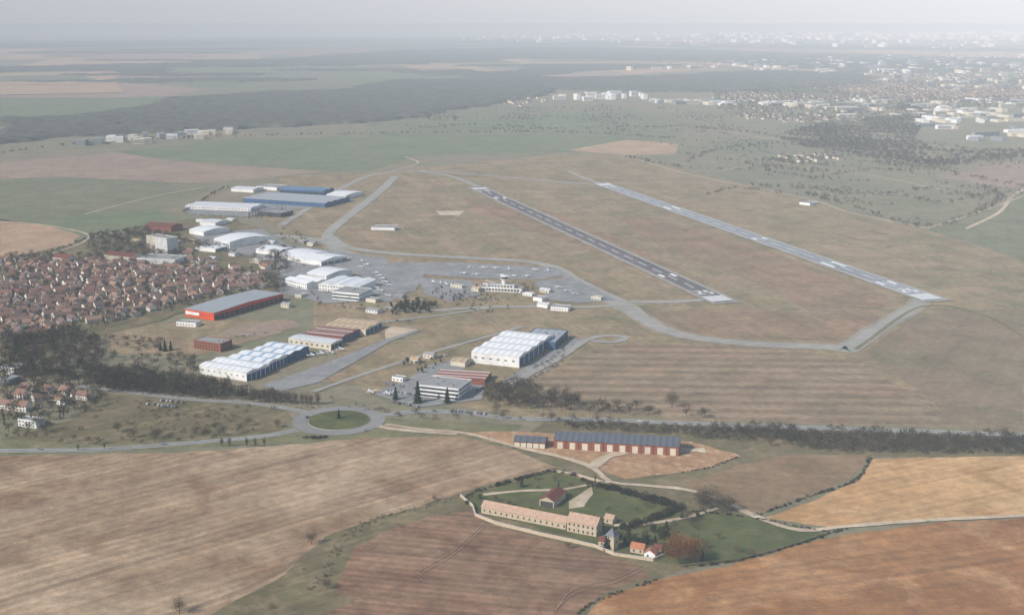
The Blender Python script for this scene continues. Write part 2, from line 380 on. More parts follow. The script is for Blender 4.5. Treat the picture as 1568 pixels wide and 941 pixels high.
# ---------------------------------------------------------------- buildings
def facade(mb,side,L,spec,h):
    def q(a,b,z0,z1,m,o=.06):
        if side=='l': mb.poly([(a-L,-o,z0),(b-L,-o,z0),(b-L,-o,z1),(a-L,-o,z1)],m)
        else: mb.poly([(o,a,z0),(o,b,z0),(o,b,z1),(o,a,z1)],m)
    for sp in spec or []:
        if sp[0]=='win':
            _,ns,ww,wh,gap=sp; st=h/ns
            for r in range(ns):
                x=gap*.6
                while x+ww<L-.3:
                    q(x,x+ww,r*st+(st-wh)*.55,r*st+(st-wh)*.55+wh,M['glass']); x+=ww+gap
        elif sp[0]=='door':
            _,nd,dh,m=sp; w=L/nd
            for i in range(nd): q(i*w+w*.06,(i+1)*w-w*.06,0,dh,M[m],.05)
        elif sp[0]=='band': q(.2,L-.2,sp[1],sp[2],M[sp[3]],.09)
def building(name,A,B,C,h,roof='flat',rise=2,mw='white',mr='flatr',fl=None,fr=None,n=1,extra=None):
    a,b=G(*A),G(*B); u=b-a; L=float(np.linalg.norm(u)); u/=L; v=np.array([-u[1],u[0]])
    W=float(C) if isinstance(C,(int,float)) else max(6.0,float(np.dot(G(*C)-b,v)))
    mb=MB(); w=M[mw]; r=M[mr]
    if roof=='flat':
        mb.box(-L,0,0,W,0,h,w)
        mb.box(-L+.5,-.5,.5,W-.5,h+.003,h+.15,r)
        for x0,x1,y0,y1 in ((-L,0,0,.4),(-L,0,W-.4,W),(-L,-L+.4,.41,W-.41),(-.4,0,.41,W-.41)): mb.box(x0,x1,y0,y1,h+.003,h+.6,w)
        for i in range(int(L*W/250)):
            x=-random.uniform(.15,.85)*L; y=random.uniform(.2,.8)*W; mb.box(x,x+2,y,y+1.6,h+.16,h+1.4,M['greyw'])
    else:
        ax='x' if roof[-1]=='x' else 'y'; D=W if ax=='x' else L; base=0 if ax=='x' else -L; e0,e1=(-L,0) if ax=='x' else (0,W)
        st=D/n; top=[]
        for i in range(n):
            s=base+i*st
            if roof[0]=='g': top+=[(s,h),(s+st/2,h+rise)]
            elif roof[0]=='s': top+=[(s,h),(s+st*.85,h+rise)]
            elif roof[0]=='b': top+=[(s+st*j/8,h+rise*math.sin(math.pi*j/8)) for j in range(8)]
        top.append((base+D,h))
        mb.prism([(base,0)]+top+[(base+D,0)],ax,e0,e1,w)
        for (p,q) in zip(top[:-1],top[1:]):
            d=Vector((q[0]-p[0],q[1]-p[1])); d.normalize(); nn=Vector((-d.y,d.x))
            ov=.35
            p2=(p[0]-(d.x*ov if p==top[0] else 0),p[1]-(d.y*ov if p==top[0] else 0)); q2=(q[0]+(d.x*ov if q==top[-1] else 0),q[1]+(d.y*ov if q==top[-1] else 0))
            mb.prism([(p2[0]+nn.x*.02,p2[1]+nn.y*.02),(q2[0]+nn.x*.02,q2[1]+nn.y*.02),(q2[0]+nn.x*.25,q2[1]+nn.y*.25),(p2[0]+nn.x*.25,p2[1]+nn.y*.25)],ax,e0-.35,e1+.35,r)
    facade(mb,'l',L,fl,h); facade(mb,'r',W,fr,h)
    if extra: extra(mb,L,W,h)
    return obj(name,mb.mesh(name),(b[0],b[1],0),math.atan2(u[1],u[0]))
def house_mesh(i,L,W,h,rise,wing=False):
    random.seed(100+i); mb=MB(); w=M['hwall']; r=M['tile']
    def blk(x0,x1,y0,y1,h,rise):
        m=(y0+y1)/2; mb.prism([(y0,0),(y0,h),(m,h+rise),(y1,h),(y1,0)][::-1],'x',x0,x1,w)
        sl=rise/((y1-y0)/2)
        mb.prism([(y0-.4,h-.4*sl+.05),(m,h+rise+.05),(m,h+rise+.3),(y0-.4,h-.4*sl+.3)],'x',x0-.3,x1+.3,r)
        mb.prism([(m,h+rise+.05),(y1+.4,h-.4*sl+.05),(y1+.4,h-.4*sl+.3),(m,h+rise+.3)],'x',x0-.3,x1+.3,r)
        for s in ((y0-.05),(y1+.05)):
            x=x0+1
            while x<x1-1.8:
                mb.poly([(x,s,1),(x+1.2,s,1),(x+1.2,s,2.3),(x,s,2.3)],M['glass'])
                if h>4: mb.poly([(x,s,3.4),(x+1.1,s,3.4),(x+1.1,s,4.5),(x,s,4.5)],M['glass'])
                x+=2.8
        for s in (x0-.05,x1+.05):
            for yy in (m-2,m+1): mb.poly([(s,yy,1),(s,yy+1.1,1),(s,yy+1.1,2.3),(s,yy,2.3)],M['glass'])
    blk(-L/2,L/2,-W/2,W/2,h,rise)
    if wing: blk(L/2+.01,L/2+4.5,-W/4,W/2-.6,h*.6,rise*.55)
    mb.box(L/4,L/4+.8,-.4,.6,h+rise-.8,h+rise+1.1,M['brick'])
    return mb.mesh('house')
houses=[house_mesh(0,11,8.5,3.4,3.6,True),house_mesh(1,9,8,4.8,3.4),house_mesh(2,13,8,3.2,3.4),house_mesh(3,10,9,4.8,3.8,True),house_mesh(4,16,8.5,4.6,3.4)]
random.seed(11)
def village(poly,sp,ang,skip=.08,name='house'):
    P=GP(poly); c,s=math.cos(ang),math.sin(ang); R=np.array([[c,-s],[s,c]]); Q=P@R
    lo,hi=Q.min(0),Q.max(0); y=lo[1]; j=0; out=[]
    while y<hi[1]:
        x=lo[0]+random.random()*sp
        while x<hi[0]:
            p=np.array([x+random.uniform(-2,2),y+random.uniform(-2,2)+5*math.sin(x/70)])@R.T
            if random.random()>skip: out.append((p,ang+(math.pi/2 if random.random()<.35 else 0)+random.gauss(0,.12)+.25*math.sin(x/90)))
            x+=sp*random.uniform(.85,1.15)
        j+=1; y+=sp*(.95 if j%2 else 1.35)
    m=inside(np.array([o[0] for o in out]),P)
    for o,k in zip(out,m):
        if k: obj(name,random.choice(houses),(o[0][0],o[0][1],0),o[1],sc=(random.uniform(.9,1.1),)*3)
# =================================================================== GROUND
t=np.linspace(-1,1,81); g=np.sign(t)*np.abs(t)**3*110000
gx,gy=np.meshgrid(g,g); i=np.arange(81*81).reshape(81,81)
Fc=np.stack([i[:-1,:-1].ravel(),i[:-1,1:].ravel(),i[1:,1:].ravel(),i[1:,:-1].ravel()],1)
obj('ground',fastmesh('ground',np.stack([gx.ravel(),gy.ravel(),0*gx.ravel()],1),Fc,np.zeros(len(Fc)),[M['base']]))
# far plain, layered well apart
def far(name,pts,m,z): sheet(name,pts,M[m],z=z,jit=6)
far('field',[(0,58),(330,62),(620,70),(300,78),(0,82)],'green2',1.0)
far('field',[(0,84),(250,78),(420,80),(250,88),(0,92)],'tan',1.3)
far('field',[(300,50),(640,47),(900,52),(700,58),(350,60)],'green2',1.2)
far('field',[(590,104),(620,96),(880,86),(1050,86),(1180,98),(1120,106),(880,117),(840,118),(830,108)],'tan',1.0)
far('field',[(0,112),(170,113),(255,105),(420,102),(600,108),(585,118),(430,132),(310,136),(150,124),(0,138)],'green2',1.2)
far('field',[(0,132),(150,124),(320,137),(265,148),(170,150),(0,150)],'pink',1.5)
far('field',[(0,150),(170,150),(262,148),(210,168),(60,182),(0,178)],'green1',1.8)
far('field',[(330,140),(600,120),(590,128),(470,138),(420,148),(330,150)],'green1',1.8)
far('field',[(560,190),(700,168),(960,165),(1060,190),(1040,215),(900,208),(720,204),(560,208)],'green2',.1)
far('field',[(700,185),(860,176),(960,182),(900,194),(760,200)],'green1',.2)
far('field',[(1060,190),(1300,200),(1568,232),(1568,300),(1420,350),(1240,305),(1150,280),(1000,240),(1040,215)],'base',.06)
sheet('field',[(180,232),(330,216),(450,213),(620,205),(870,206),(1000,214),(900,232),(640,238),(560,264),(420,258),(250,246)],M['green1'],.2)
sheet('field',[(0,248),(180,234),(260,246),(500,263),(400,272),(300,281),(100,271),(0,274)],M['pink'],.25)
sheet('field',[(0,274),(100,271),(330,283),(300,300),(240,322),(130,328),(60,342),(0,338)],M['green2'],.3)
sheet('field',[(60,342),(130,328),(240,322),(275,335),(200,350),(130,362)],M['green1'],.33)
sheet('field',[(0,336),(60,343),(125,358),(110,375),(60,392),(0,396)],M['tan'],.3)
sheet('field',[(870,230),(960,214),(1040,221),(1034,236),(960,238)],M['tan'],.25)
sheet('field',[(1430,268),(1568,245),(1568,290),(1500,282)],M['pink'],.3)
sheet('field',[(1420,352),(1520,330),(1568,300),(1568,400),(1500,375)],M['green2'],.3)
ZL[0]=.05
sheet('airfield_grass',[(430,270),(600,262),(860,235),(960,238),(1150,285),(1240,310),(1420,352),(1568,400),(1568,655),(1100,645),(820,640),(560,600),(480,500),(480,400),(400,330)],M['air'])
sheet('airfield_grass_patch',[(720,300),(860,330),(1060,420),(1040,440),(900,380),(740,330)],M['airbrown'],smooth=True)
sheet('airfield_grass_patch',[(950,330),(1100,360),(1300,430),(1360,460),(1280,490),(1150,430),(1000,370)],M['airbrown'],smooth=True)
sheet('airfield_grass_patch',[(1000,480),(1120,475),(1300,480),(1360,490),(1290,520),(1150,517),(1060,508)],M['airbrown'],smooth=True)
sheet('airfield_grass_patch',[(530,345),(620,335),(760,350),(820,390),(700,390),(560,380)],M['air'],smooth=True)
sheet('field',[(815,590),(880,545),(940,528),(1130,530),(1290,545),(1420,612),(1470,655),(1150,645),(900,630)],M['stripe'],jit=2)
sheet('field',[(1325,540),(1400,480),(1568,470),(1568,662),(1470,655),(1410,600)],M['brownfar'],jit=2)
# foreground fields
sheet('gully_grass',[(840,640),(1568,668),(1568,700),(1340,699),(1060,760),(1230,815),(1010,885),(905,925),(885,1010),(150,1010),(500,790),(690,760)],M['gully'])
sheet('verge_grass',[(0,655),(430,640),(600,640),(800,650),(760,690),(690,668),(400,680),(0,697)],M['verge'])
sheet('ploughed_field',[(-60,700),(0,699),(280,692),(430,682),(560,670),(700,667),(790,690),(852,716),(760,738),(700,756),(640,775),(560,797),(500,822),(460,856),(420,888),(350,925),(240,985),(100,1010),(-60,1010)],M['f1'],jit=1.5)
sheet('ploughed_field',[(722,782),(660,790),(600,808),(545,838),(524,872),(514,908),(550,918),(500,940),(440,960),(420,1010),(870,1010),(885,935),(935,903),(995,884),(985,866),(930,850),(850,828),(745,802)],M['f2'],jit=1.2)
sheet('ploughed_field',[(895,1010),(900,940),(930,912),(1010,887),(1130,862),(1270,822),(1420,801),(1640,788),(1640,1010)],M['f3'],jit=1.5)
sheet('ploughed_field',[(1338,702),(1568,698),(1660,698),(1660,786),(1568,788),(1420,796),(1280,808),(1172,793),(1250,764),(1312,737)],M['f4'],jit=1.2)
sheet('ploughed_field',[(1045,742),(1130,712),(1210,695),(1330,697),(1305,732),(1240,758),(1158,788),(1118,776),(1100,760)],M['f5'],jit=1.5)
sheet('dirt_yard',[(700,662),(790,660),(1060,676),(1135,698),(1060,722),(960,732),(900,712),(790,685)],M['dirt'],jit=2)
sheet('lawn',[(712,762),(840,722),(925,742),(1045,780),(1130,787),(1265,817),(1180,846),(1075,866),(1010,860),(930,840),(860,818),(735,784)],M['lawn'])
sheet('courtyard_gravel',[(870,768),(905,744),(908,756),(893,776),(870,778)],M['track'],jit=.8)
# meadows around hangars
sheet('grass_infield',[(150,505),(300,490),(440,490),(430,510),(300,545),(170,540)],M['air'])
sheet('dry_grass_infield',[(350,500),(450,490),(460,500),(400,515),(340,512)],M['pink'])
sheet('grass_infield',[(490,583),(640,518),(725,505),(735,515),(600,586),(560,590)],M['air'])
sheet('rough_ground',[(130,600),(440,625),(445,640),(430,660),(150,680),(0,672),(120,640)],M['gully'])
# =================================================================== PAVEMENTS
def road(name,pts,w,m='asph',lines=True):
    o=ribbon(name,pts,w,M[m])
    if lines:
        z=nextz(.006)
        ribbon('edge_line_left',pts,.25,M['paint'],z,off=w/2-.4,parent=o); ribbon('edge_line_right',pts,.25,M['paint'],z,off=-w/2+.4,parent=o)
        ribbon('centre_dashes',pts,.25,M['paint'],z,parent=o,dash=(3,1))
    return o
road('road',[(-60,692),(0,690),(150,688),(300,677),(400,668),(455,658)],8)
road('road',[(-60,650),(0,645)],6)
road('road',[(120,590),(280,610),(380,617),(450,627),(476,634)],7)
road('road',[(585,635),(650,630),(720,633),(790,641),(900,642),(1100,650),(1300,657),(1568,666),(1640,669)],9)
road('road',[(575,652),(600,656),(640,660),(700,664)],7,'track',False)
c=G(519,643.5); ringR=33.0
ring=[c+np.array([math.cos(a),math.sin(a)])*ringR for a in np.linspace(0,2*math.pi,24,endpoint=False)]
ribbon('roundabout_road',ring,12,M['asph'],closed=True,world=True)
isl=MB()
isl.prism([(math.cos(a)*26,math.sin(a)*26) for a in np.linspace(0,2*math.pi,40,endpoint=False)],'z',0.02,ZL[0]+.14,M['kerb'])
obj('roundabout_kerb',isl.mesh('roundabout_kerb'),(c[0],c[1],0))
isl=MB(); isl.prism([(math.cos(a)*25.6,math.sin(a)*25.6) for a in np.linspace(0,2*math.pi,40,endpoint=False)],'z',ZL[0]+.146,ZL[0]+.3,M['lawn'])
obj('roundabout_island',isl.mesh('roundabout_island'),(c[0],c[1],0))
# airfield
taxi=lambda p,w=15,m='taxi':ribbon('taxiway',p,w,M[m],jit=.4)
ribbon('taxiway_shoulder',[(930,458),(985,487),(1010,502),(1060,516),(1150,526),(1240,530),(1300,529),(1340,505),(1400,470),(1410,458)],26,M['shoul'],jit=1)
taxi([(930,458),(985,487),(1010,502),(1060,516),(1150,526),(1240,530),(1300,529),(1340,505),(1400,470),(1410,458)],16)
taxi([(1280,531),(1300,536),(1320,520)],20)
taxi([(965,462),(1030,462),(1090,458)],14)
taxi([(500,368),(508,352),(545,322),(585,290),(605,270)],18)
taxi([(505,362),(530,378),(600,388),(700,394),(800,400),(850,410),(880,428),(920,448),(960,466),(985,487)],18)
taxi([(430,345),(470,320),(520,290),(570,268),(640,262),(760,270),(870,280),(920,284)],14)
taxi([(640,262),(690,270),(735,287)],13)
taxi([(870,262),(900,275),(930,284)],11)
taxi([(420,360),(500,370),(520,385),(560,395),(600,408)],22)
taxi([(590,470),(640,476),(760,470),(900,470),(960,466)],10)
sheet('parking_apron',[(595,402),(700,402),(850,410),(872,420),(830,428),(720,426),(650,420),(636,446),(618,446)],M['apron'],jit=.4)
sheet('parking_apron',[(818,432),(876,424),(945,460),(890,464),(840,460)],M['apron'],jit=.4)
sheet('parking_apron',[(520,385),(590,395),(625,446),(600,462),(560,462),(545,420),(490,392)],M['apron'],jit=.4)
sheet('parking_apron',[(640,425),(720,430),(740,450),(690,462),(650,450)],M['apron'],jit=.4)
sheet('parking_apron',[(668,323),(712,323),(704,330),(674,330)],M['track'],jit=.4)
sheet('parking_apron',[(400,590),(490,560),(590,520),(620,500),(645,506),(600,522),(490,585),(430,600)],M['apron'],jit=.4)
sheet('parking_apron',[(590,505),(600,500),(640,505),(590,520)],M['track'],jit=.4)
sheet('parking_apron',[(572,604),(625,580),(655,560),(690,552),(745,592),(738,612),(640,624)],M['apron'],jit=.4)
sheet('parking_apron',[(760,590),(870,520),(900,518),(830,565),(780,598)],M['apron'],jit=.4)
ribbon('service_road',[(480,600),(560,572),(660,540),(760,512),(800,500)],6,M['taxi'],jit=.3)
ribbon('service_road',[(770,592),(850,552),(900,520),(940,514),(958,518),(940,524),(905,522)],9,M['taxi'],jit=.3)
ribbon('service_road',[(465,520),(560,498),(680,482),(760,470)],6,M['taxi'],jit=.3)
sheet('village_ground',[(0,395),(60,385),(150,365),(230,345),(330,330),(400,350),(430,380),(500,395),(480,450),(400,450),(300,470),(250,490),(130,520),(0,560)],M['gully'])
sheet('yard_asphalt',[(280,320),(510,300),(545,296),(540,306),(430,326),(380,332),(290,328)],M['apron'],jit=.5)
sheet('yard_asphalt',[(290,360),(400,350),(440,375),(520,385),(560,462),(500,465),(430,450),(420,400),(330,380)],M['apron'],jit=.5)
ribbon('perimeter_road',[(960,240),(1060,268),(1230,303),(1300,325),(1420,350)],5,M['track'],jit=.3)
ribbon('perimeter_road',[(1310,535),(1410,470),(1500,480),(1568,515)],4,M['verge'],jit=.3)
ribbon('perimeter_road',[(1420,350),(1500,325),(1568,300)],4,M['track'],jit=.3)
ribbon('perimeter_road',[(620,240),(640,250),(600,262)],5,M['track'],jit=.3)
ribbon('farm_track',[(0,340),(60,344),(125,356),(135,366),(100,382),(60,392)],4,M['track'],jit=.3)
ribbon('farm_track',[(130,328),(240,300),(330,284)],4,M['track'],jit=.3)
# farm tracks foreground
ribbon('dirt_track',[(590,650),(650,658),(715,664),(790,684),(870,703),(910,718),(935,738),(990,744),(1050,750),(1100,765),(1160,792),(1225,812),(1300,806),(1420,797),(1568,790),(1640,786)],5,M['track'],jit=.6)
ribbon('dirt_track',[(905,718),(925,702),(950,694),(1000,690),(1080,690)],9,M['track'],jit=1.5)
ribbon('dirt_track',[(940,805),(1010,800),(1060,790),(1100,778)],4,M['track'],jit=.5)
ribbon('dirt_track',[(740,758),(800,752),(860,750),(905,742),(935,738)],4,M['track'],jit=.5)
for k in range(-1,2,2):
    ribbon('wheel_track',[(470+k*2,845),(420+k*3,880),(340+k*4,915),(230+k*5,950)],.5,M['wheel'])
    ribbon('wheel_track',[(740,805+k*3),(690,850+k*3),(640,880+k*3),(668,892+k*3)],.45,M['wheel'])
    ribbon('wheel_track',[(985,868+k*3),(940,890+k*3),(880,905+k*4),(850,935)],.45,M['wheel'])
# =================================================================== RUNWAYS
def runway(p0,p1,w,m,nums,blocks):
    a,b=G(*p0),G(*p1); d=(b-a); L=np.linalg.norm(d); d/=L; nrm=np.array([-d[1],d[0]])
    def q(s0,s1,t0,t1): return [a+d*s0+nrm*t0,a+d*s1+nrm*t0,a+d*s1+nrm*t1,a+d*s0+nrm*t1]
    def mk(name,quads,mat,z,par=None):
        V=[];Fq=[]
        for qq in quads:
            k=len(V); V+=[(x[0],x[1],z) for x in qq]; Fq.append((k,k+1,k+2,k+3))
        me=bpy.data.meshes.new(name); me.from_pydata(V,[],Fq); me.materials.append(mat); return obj(name,me,parent=par)
    z=nextz(.02)
    r=mk('runway',[q(i*L/40,(i+1)*L/40,-w/2,w/2) for i in range(40)],M[m],z+.012)
    mk('shoulder',[q(-8,L+8,-w/2-5,w/2+5)],M['shoul'],z,r)
    mk('edge_lines',[q(0,L,-w/2+.4,-w/2+1.1),q(0,L,w/2-1.1,w/2-.4)],M['paint'],z+.02,r)
    mk('centreline',[q(s,s+30,-.6,.6) for s in range(80,int(L)-90,50)],M['paint'],z+.02,r)
    keys=[]
    for e in (0,1):
        for j in range(8):
            tt=(j-3.5)*(w-3)/8
            keys.append(q(6,36,tt-1.05,tt+1.05) if e==0 else q(L-36,L-6,tt-1.05,tt+1.05))
    mk('threshold_keys',keys,M['paint'],z+.028,r)
    seg={'2':'abged','5':'afgcd','7':'abc','0':'abcdef'}
    nq=[]
    for e,txt in ((1,nums[0]),(0,nums[1])):
        for ci,ch in enumerate(txt):
            x0=1.5 if ci else -7.5
            S={'a':(0,6,14,16),'d':(0,6,0,2),'g':(0,6,7,9),'f':(0,2,9,14),'b':(4,6,9,14),'e':(0,2,2,7),'c':(4,6,2,7)}
            for k in seg[ch]:
                u0,u1,v0,v1=S[k]; u0+=x0;u1+=x0
                if e==1: nq.append(q(L-46-v1*1.3,L-46-v0*1.3,u0*1.3,u1*1.3))
                else: nq.append(q(46+v0*1.3,46+v1*1.3,-u1*1.3,-u0*1.3))
    mk('numerals',nq,M['paint'],z+.028,r)
    bq=[]
    for s,l in blocks: bq+=[q(s*L,s*L+l,-w/2+4,-w/2+9),q(s*L,s*L+l,w/2-9,w/2-4)]
    mk('aiming_blocks',bq,M['paint'],z+.028,r)
runway((730,287),(1110,463),30,'asphd',('25','07'),[(.14,20),(.84,18)])
runway((920,281),(1432,460),30,'conc',('25','07'),[(.3,34),(.78,36),(.9,20),(.6,16)])
# =================================================================== BUILDINGS
building('aircraft_hangar',(722,555),(795,563),(860,530),11,'gx',1.6,'white','metalw',fl=[('win',1,3,1.2,5)],fr=[('door',7,9,'bluew')],n=4)
building('aircraft_hangar',(798,532),(850,536),(882,518),8,'flat',1,'bluew','metalg',fr=[('door',4,6,'darkw')])
building('office_building',(640,607),(702,614),(730,600),11,'flat',1,'white','flatr',fl=[('band',1.2,2.9,'glass'),('band',4.6,6.4,'glass'),('band',8.2,10,'glass')],fr=[('win',3,2,1.7,1.2)])
building('workshop',(664,585),(742,590),(760,578),5,'gx',1.2,'brick','brownr',fr=[('door',4,3.5,'glass')],n=3)
building('workshop',(652,600),(668,602),(676,597),4,'flat',1,'white')
building('workshop',(690,560),(712,562),(725,556),5,'gx',1,'cream','yellr')
building('aircraft_hangar',(306,572),(378,584),(412,570),8.5,'gx',1.3,'white','metalw',fl=[('win',1,2,1,5)],fr=[('door',5,6.5,'bluew')],n=2)
building('aircraft_hangar',(350,560),(412,568),(444,556),8.5,'gx',1.3,'white','metalb',fr=[('door',5,6.5,'bluew')],n=2)
building('aircraft_hangar',(388,548),(444,555),(474,542),8.5,'gx',1.3,'bluew','metalb',fr=[('door',5,6.5,'bluew')],n=2)
building('aircraft_hangar',(442,527),(507,536),(524,529),6.5,'gx',1,'cream','metal',fl=[('win',1,2.5,1.6,4)],fr=[('door',3,5,'darkw')])
building('aircraft_hangar',(468,520),(524,526),(556,514),7,'gx',1.2,'brick','brownr',fr=[('door',4,5.5,'bluew')],n=2)
building('aircraft_hangar',(498,508),(560,514),(592,502),7,'gx',1.2,'cream','yellr',fr=[('door',4,5.5,'bluew')],n=2)
def signbox(mb,L,W,h): mb.box(-L*.98,-L*.5,-.5,-.1,h*.35,h*.75,M['white'])
building('orange_hangar',(284,484),(328,491),(466,465),9,'gx',1.6,'orange','metalg',fl=[('band',5.5,8.6,'orange'),('win',1,2,1,3)],fr=[('door',14,6,'darkw'),('band',6.6,7.6,'orange')],n=1,extra=signbox)
building('annex_building',(270,499),(300,501),(306,497),4.5,'flat',1,'white',fl=[('win',1,1.5,1.3,2)])
building('brick_office',(297,533),(338,539),(352,532),8.5,'flat',1,'brick','flatr',fl=[('win',3,2,1.4,1.6)],fr=[('win',3,2,1.4,1.6)])
building('workshop_building',(437,436),(470,444),(492,436),8,'gx',2,'white','metalw',fl=[('win',2,2,1.3,2)],n=2)
building('workshop_building',(470,428),(500,433),(530,422),9,'bx',3,'white','metalw',fl=[('win',2,2,1.3,2)])
building('workshop_building',(488,445),(548,450),(554,436),8.5,'gy',2.2,'white','metalw',fl=[('win',2,2,1.3,2)],n=3)
building('white_office',(509,458),(550,462),(556,452),9.5,'flat',1,'white',fl=[('band',2,4,'glass'),('band',6,7.8,'glass')],fr=[('win',2,2,1.5,2)])
for A,B,C,h,rf in [((392,388),(425,393),(450,386),6,'bx'),((428,396),(462,402),(496,392),7,'bx'),((456,402),(492,408),(522,398),7,'gx'),((300,384),(330,387),(344,382),5,'flat')]:
    building('aircraft_hangar' if rf!='flat' else 'office_building',A,B,C,h,rf,3,'white','metalw',fr=[('door',4,5,'greyw')])
building('aircraft_hangar',(328,374),(352,380),(402,368),9,'bx',4,'white','metalw',fl=[('door',2,6,'greyw')])
building('aircraft_hangar',(290,358),(312,362),(342,354),7,'bx',3,'white','metalw')
building('aircraft_hangar',(306,345),(330,347),(350,342),6,'gx',2,'white','metal')
building('apartment_tower',(238,388),(257,391),(268,387),24,'flat',1,'white','flatr',fl=[('win',8,1.5,1.4,1.2)],fr=[('win',8,1.5,1.4,1.6)])
building('apartment_tower',(225,380),(237,382),(245,378),19,'flat',1,'cream','flatr',fl=[('win',6,1.5,1.4,1.2)],fr=[('win',6,1.5,1.4,1.6)])
building('apartment_block',(210,404),(268,407),(290,400),8,'flat',1,'white','flatr',fl=[('win',3,1.5,1.3,1.5)])
building('apartment_block',(222,353),(262,356),(274,351),9,'gx',3,'brick','tiler',fl=[('win',3,1.5,1.3,1.5)])
building('apartment_block',(160,398),(200,402),(214,397),8,'gx',3,'cream','tiler',fl=[('win',3,1.5,1.3,1.5)])
building('large_house',(82,402),(104,405),(112,402),8,'gx',4,'hwall','tiler',fl=[('win',2,1.3,1.3,2)])
# far hangar group
building('hangar_block',(284,320),(384,324),(402,317),6,'gx',1.5,'white','metal',fl=[('win',1,3,1.5,3)],n=2)
building('hangar_block',(372,310),(498,318),(505,306),8,'gx',1.5,'bluew','metalg',fl=[('band',2,5,'bluew')],n=4)
building('hangar_block',(428,296),(496,299),(504,294),8,'gx',2,'bluew','bluer',fl=[('door',8,5,'glass')],n=2)
building('hangar_block',(500,303),(530,305),(544,298),7,'gx',2,'white','metalw')
building('hangar_block',(354,293),(388,295),(396,291),6,'gx',2,'white','metal')
building('hangar_block',(392,290),(424,292),(434,288),6,'flat',1,'white')
building('workshop_building',(396,330),(430,333),(440,328),7,'flat',1,'darkw')
# small airfield buildings
building('equipment_hut',(843,475),(870,477),(877,473),4,'flat',1,'white',fl=[('win',1,1.2,1,2)])
building('equipment_hut',(816,460),(830,462),(836,459),4,'flat',1,'white')
building('equipment_hut',(822,470),(838,472),(843,469),4,'gx',1.5,'white','metal')
building('equipment_hut',(568,352),(604,353),(610,349),4,'flat',1,'white')
building('equipment_hut',(1224,313),(1240,315),(1246,312),4,'flat',1,'white')
building('gatehouse',(560,462),(575,464),(580,461),4,'flat',1,'cream')
# control tower
def ctower():
    b=G(772,445); mb=MB(); w=M['white']; gl=M['glass']
    mb.box(-32,24,-7,7,0,5,w); mb.box(-31.6,23.6,-6.6,6.6,5.003,5.2,M['flatr'])
    mb.box(-20,14,-6,6,5.21,9,w); mb.box(-19.5,13.5,-5.5,5.5,9.003,9.2,M['flatr'])
    for x in range(-30,22,4): mb.poly([(x,-7.06,1.2),(x+3,-7.06,1.2),(x+3,-7.06,3.6),(x,-7.06,3.6)],gl)
    for x in range(-19,12,4): mb.poly([(x,-6.06,6),(x+3,-6.06,6),(x+3,-6.06,8),(x,-6.06,8)],gl)
    oc=lambda r:[(math.cos(a)*r,math.sin(a)*r) for a in [math.pi/8+k*math.pi/4 for k in range(8)]]
    mb.prism(oc(3.2),'z',9.21,15,w); mb.prism(oc(5.2),'z',15.003,15.6,w)
    A=oc(4.2);B=oc(5);
    for i in range(8):
        p,q=A[i],A[(i+1)%8];r,s=B[(i+1)%8],B[i]
        mb.poly([(*p,15.61),(*q,15.61),(*r,18.4),(*s,18.4)],gl)
    mb.prism(oc(5.4),'z',18.41,19.1,w); mb.tube((0,0,19.1),(0,0,24),.12,.05,M['greyw']); mb.tube((2,1,19.1),(2,1,22),.08,.04,M['greyw'])
    obj('control_tower',mb.mesh('control_tower'),(b[0],b[1],0),math.radians(-14))
    mb=MB()
    for i in range(4):
        mb.tube(((-1)**(i//2)*1.2,(-1)**((i+1)//2)*1.2,0),(0.2*(-1)**(i//2),.2*(-1)**((i+1)//2),18),.1,.06,M['white'],4)
    for z in (4,8,12,15): mb.box(-.9+z*.04,.9-z*.04,-.9+z*.04,.9-z*.04,z,z+.15,M['white'])
    g=G(745,446); obj('radio_mast',mb.mesh('radio_mast'),(g[0],g[1],0))
ctower()
mb=MB(); mb.tube((0,0,0),(0,0,24),1.2,.9,M['darkw'],10); g=G(422,412); obj('chimney_stack',mb.mesh('chimney_stack'),(g[0],g[1],0))
random.seed(77)
for k,(x,y) in enumerate([(600,455),(560,478),(452,455),(430,470),(628,556),(648,548),(600,583),(452,372),(470,376),(404,372),(350,392),(382,402),(318,398),(300,340),(346,338),(690,440),(722,446),(740,437),(826,447),(800,452),(905,458),(482,512),(256,372),(286,372),(200,372),(310,412),(372,424),(396,440)]):
    w_=random.uniform(9,18); building('shed' if k%3 else 'storage_building',(x,y),(x+w_,y+w_*.14),random.uniform(7,12),random.uniform(3,5),random.choice(['flat','gx','gx']),1.4,random.choice(['white','cream','greyw','cream']),random.choice(['metal','metalg','flatr','brownr','yellr']),fl=[('win',1,1.5,1.3,2.5)])
# farm barns by the road
def bays(n):
    def f(mb,L,W,h):
        for i in range(n):
            x=-L+L*(i+.5)/n
            mb.poly([(x-2.2,-.06,0),(x+2.2,-.06,0),(x+2.2,-.06,h*.8),(x-2.2,-.06,h*.8)],M['cream'])
            mb.box(x+L/n/2-.35,x+L/n/2-.05,-.3,-.05,0,h,M['darkw'])
    return f
building('farm_barn',(905,690),(1040,698),22,7.5,'gx',4.2,'brick','slate',extra=bays(7))
building('farm_barn',(848,686),(905,689.8),21,7.0,'gx',4,'brick','slate',extra=bays(3))
building('farm_shed',(787,684),(835,687),14,5,'gx',2.6,'brick','slate',extra=bays(5))
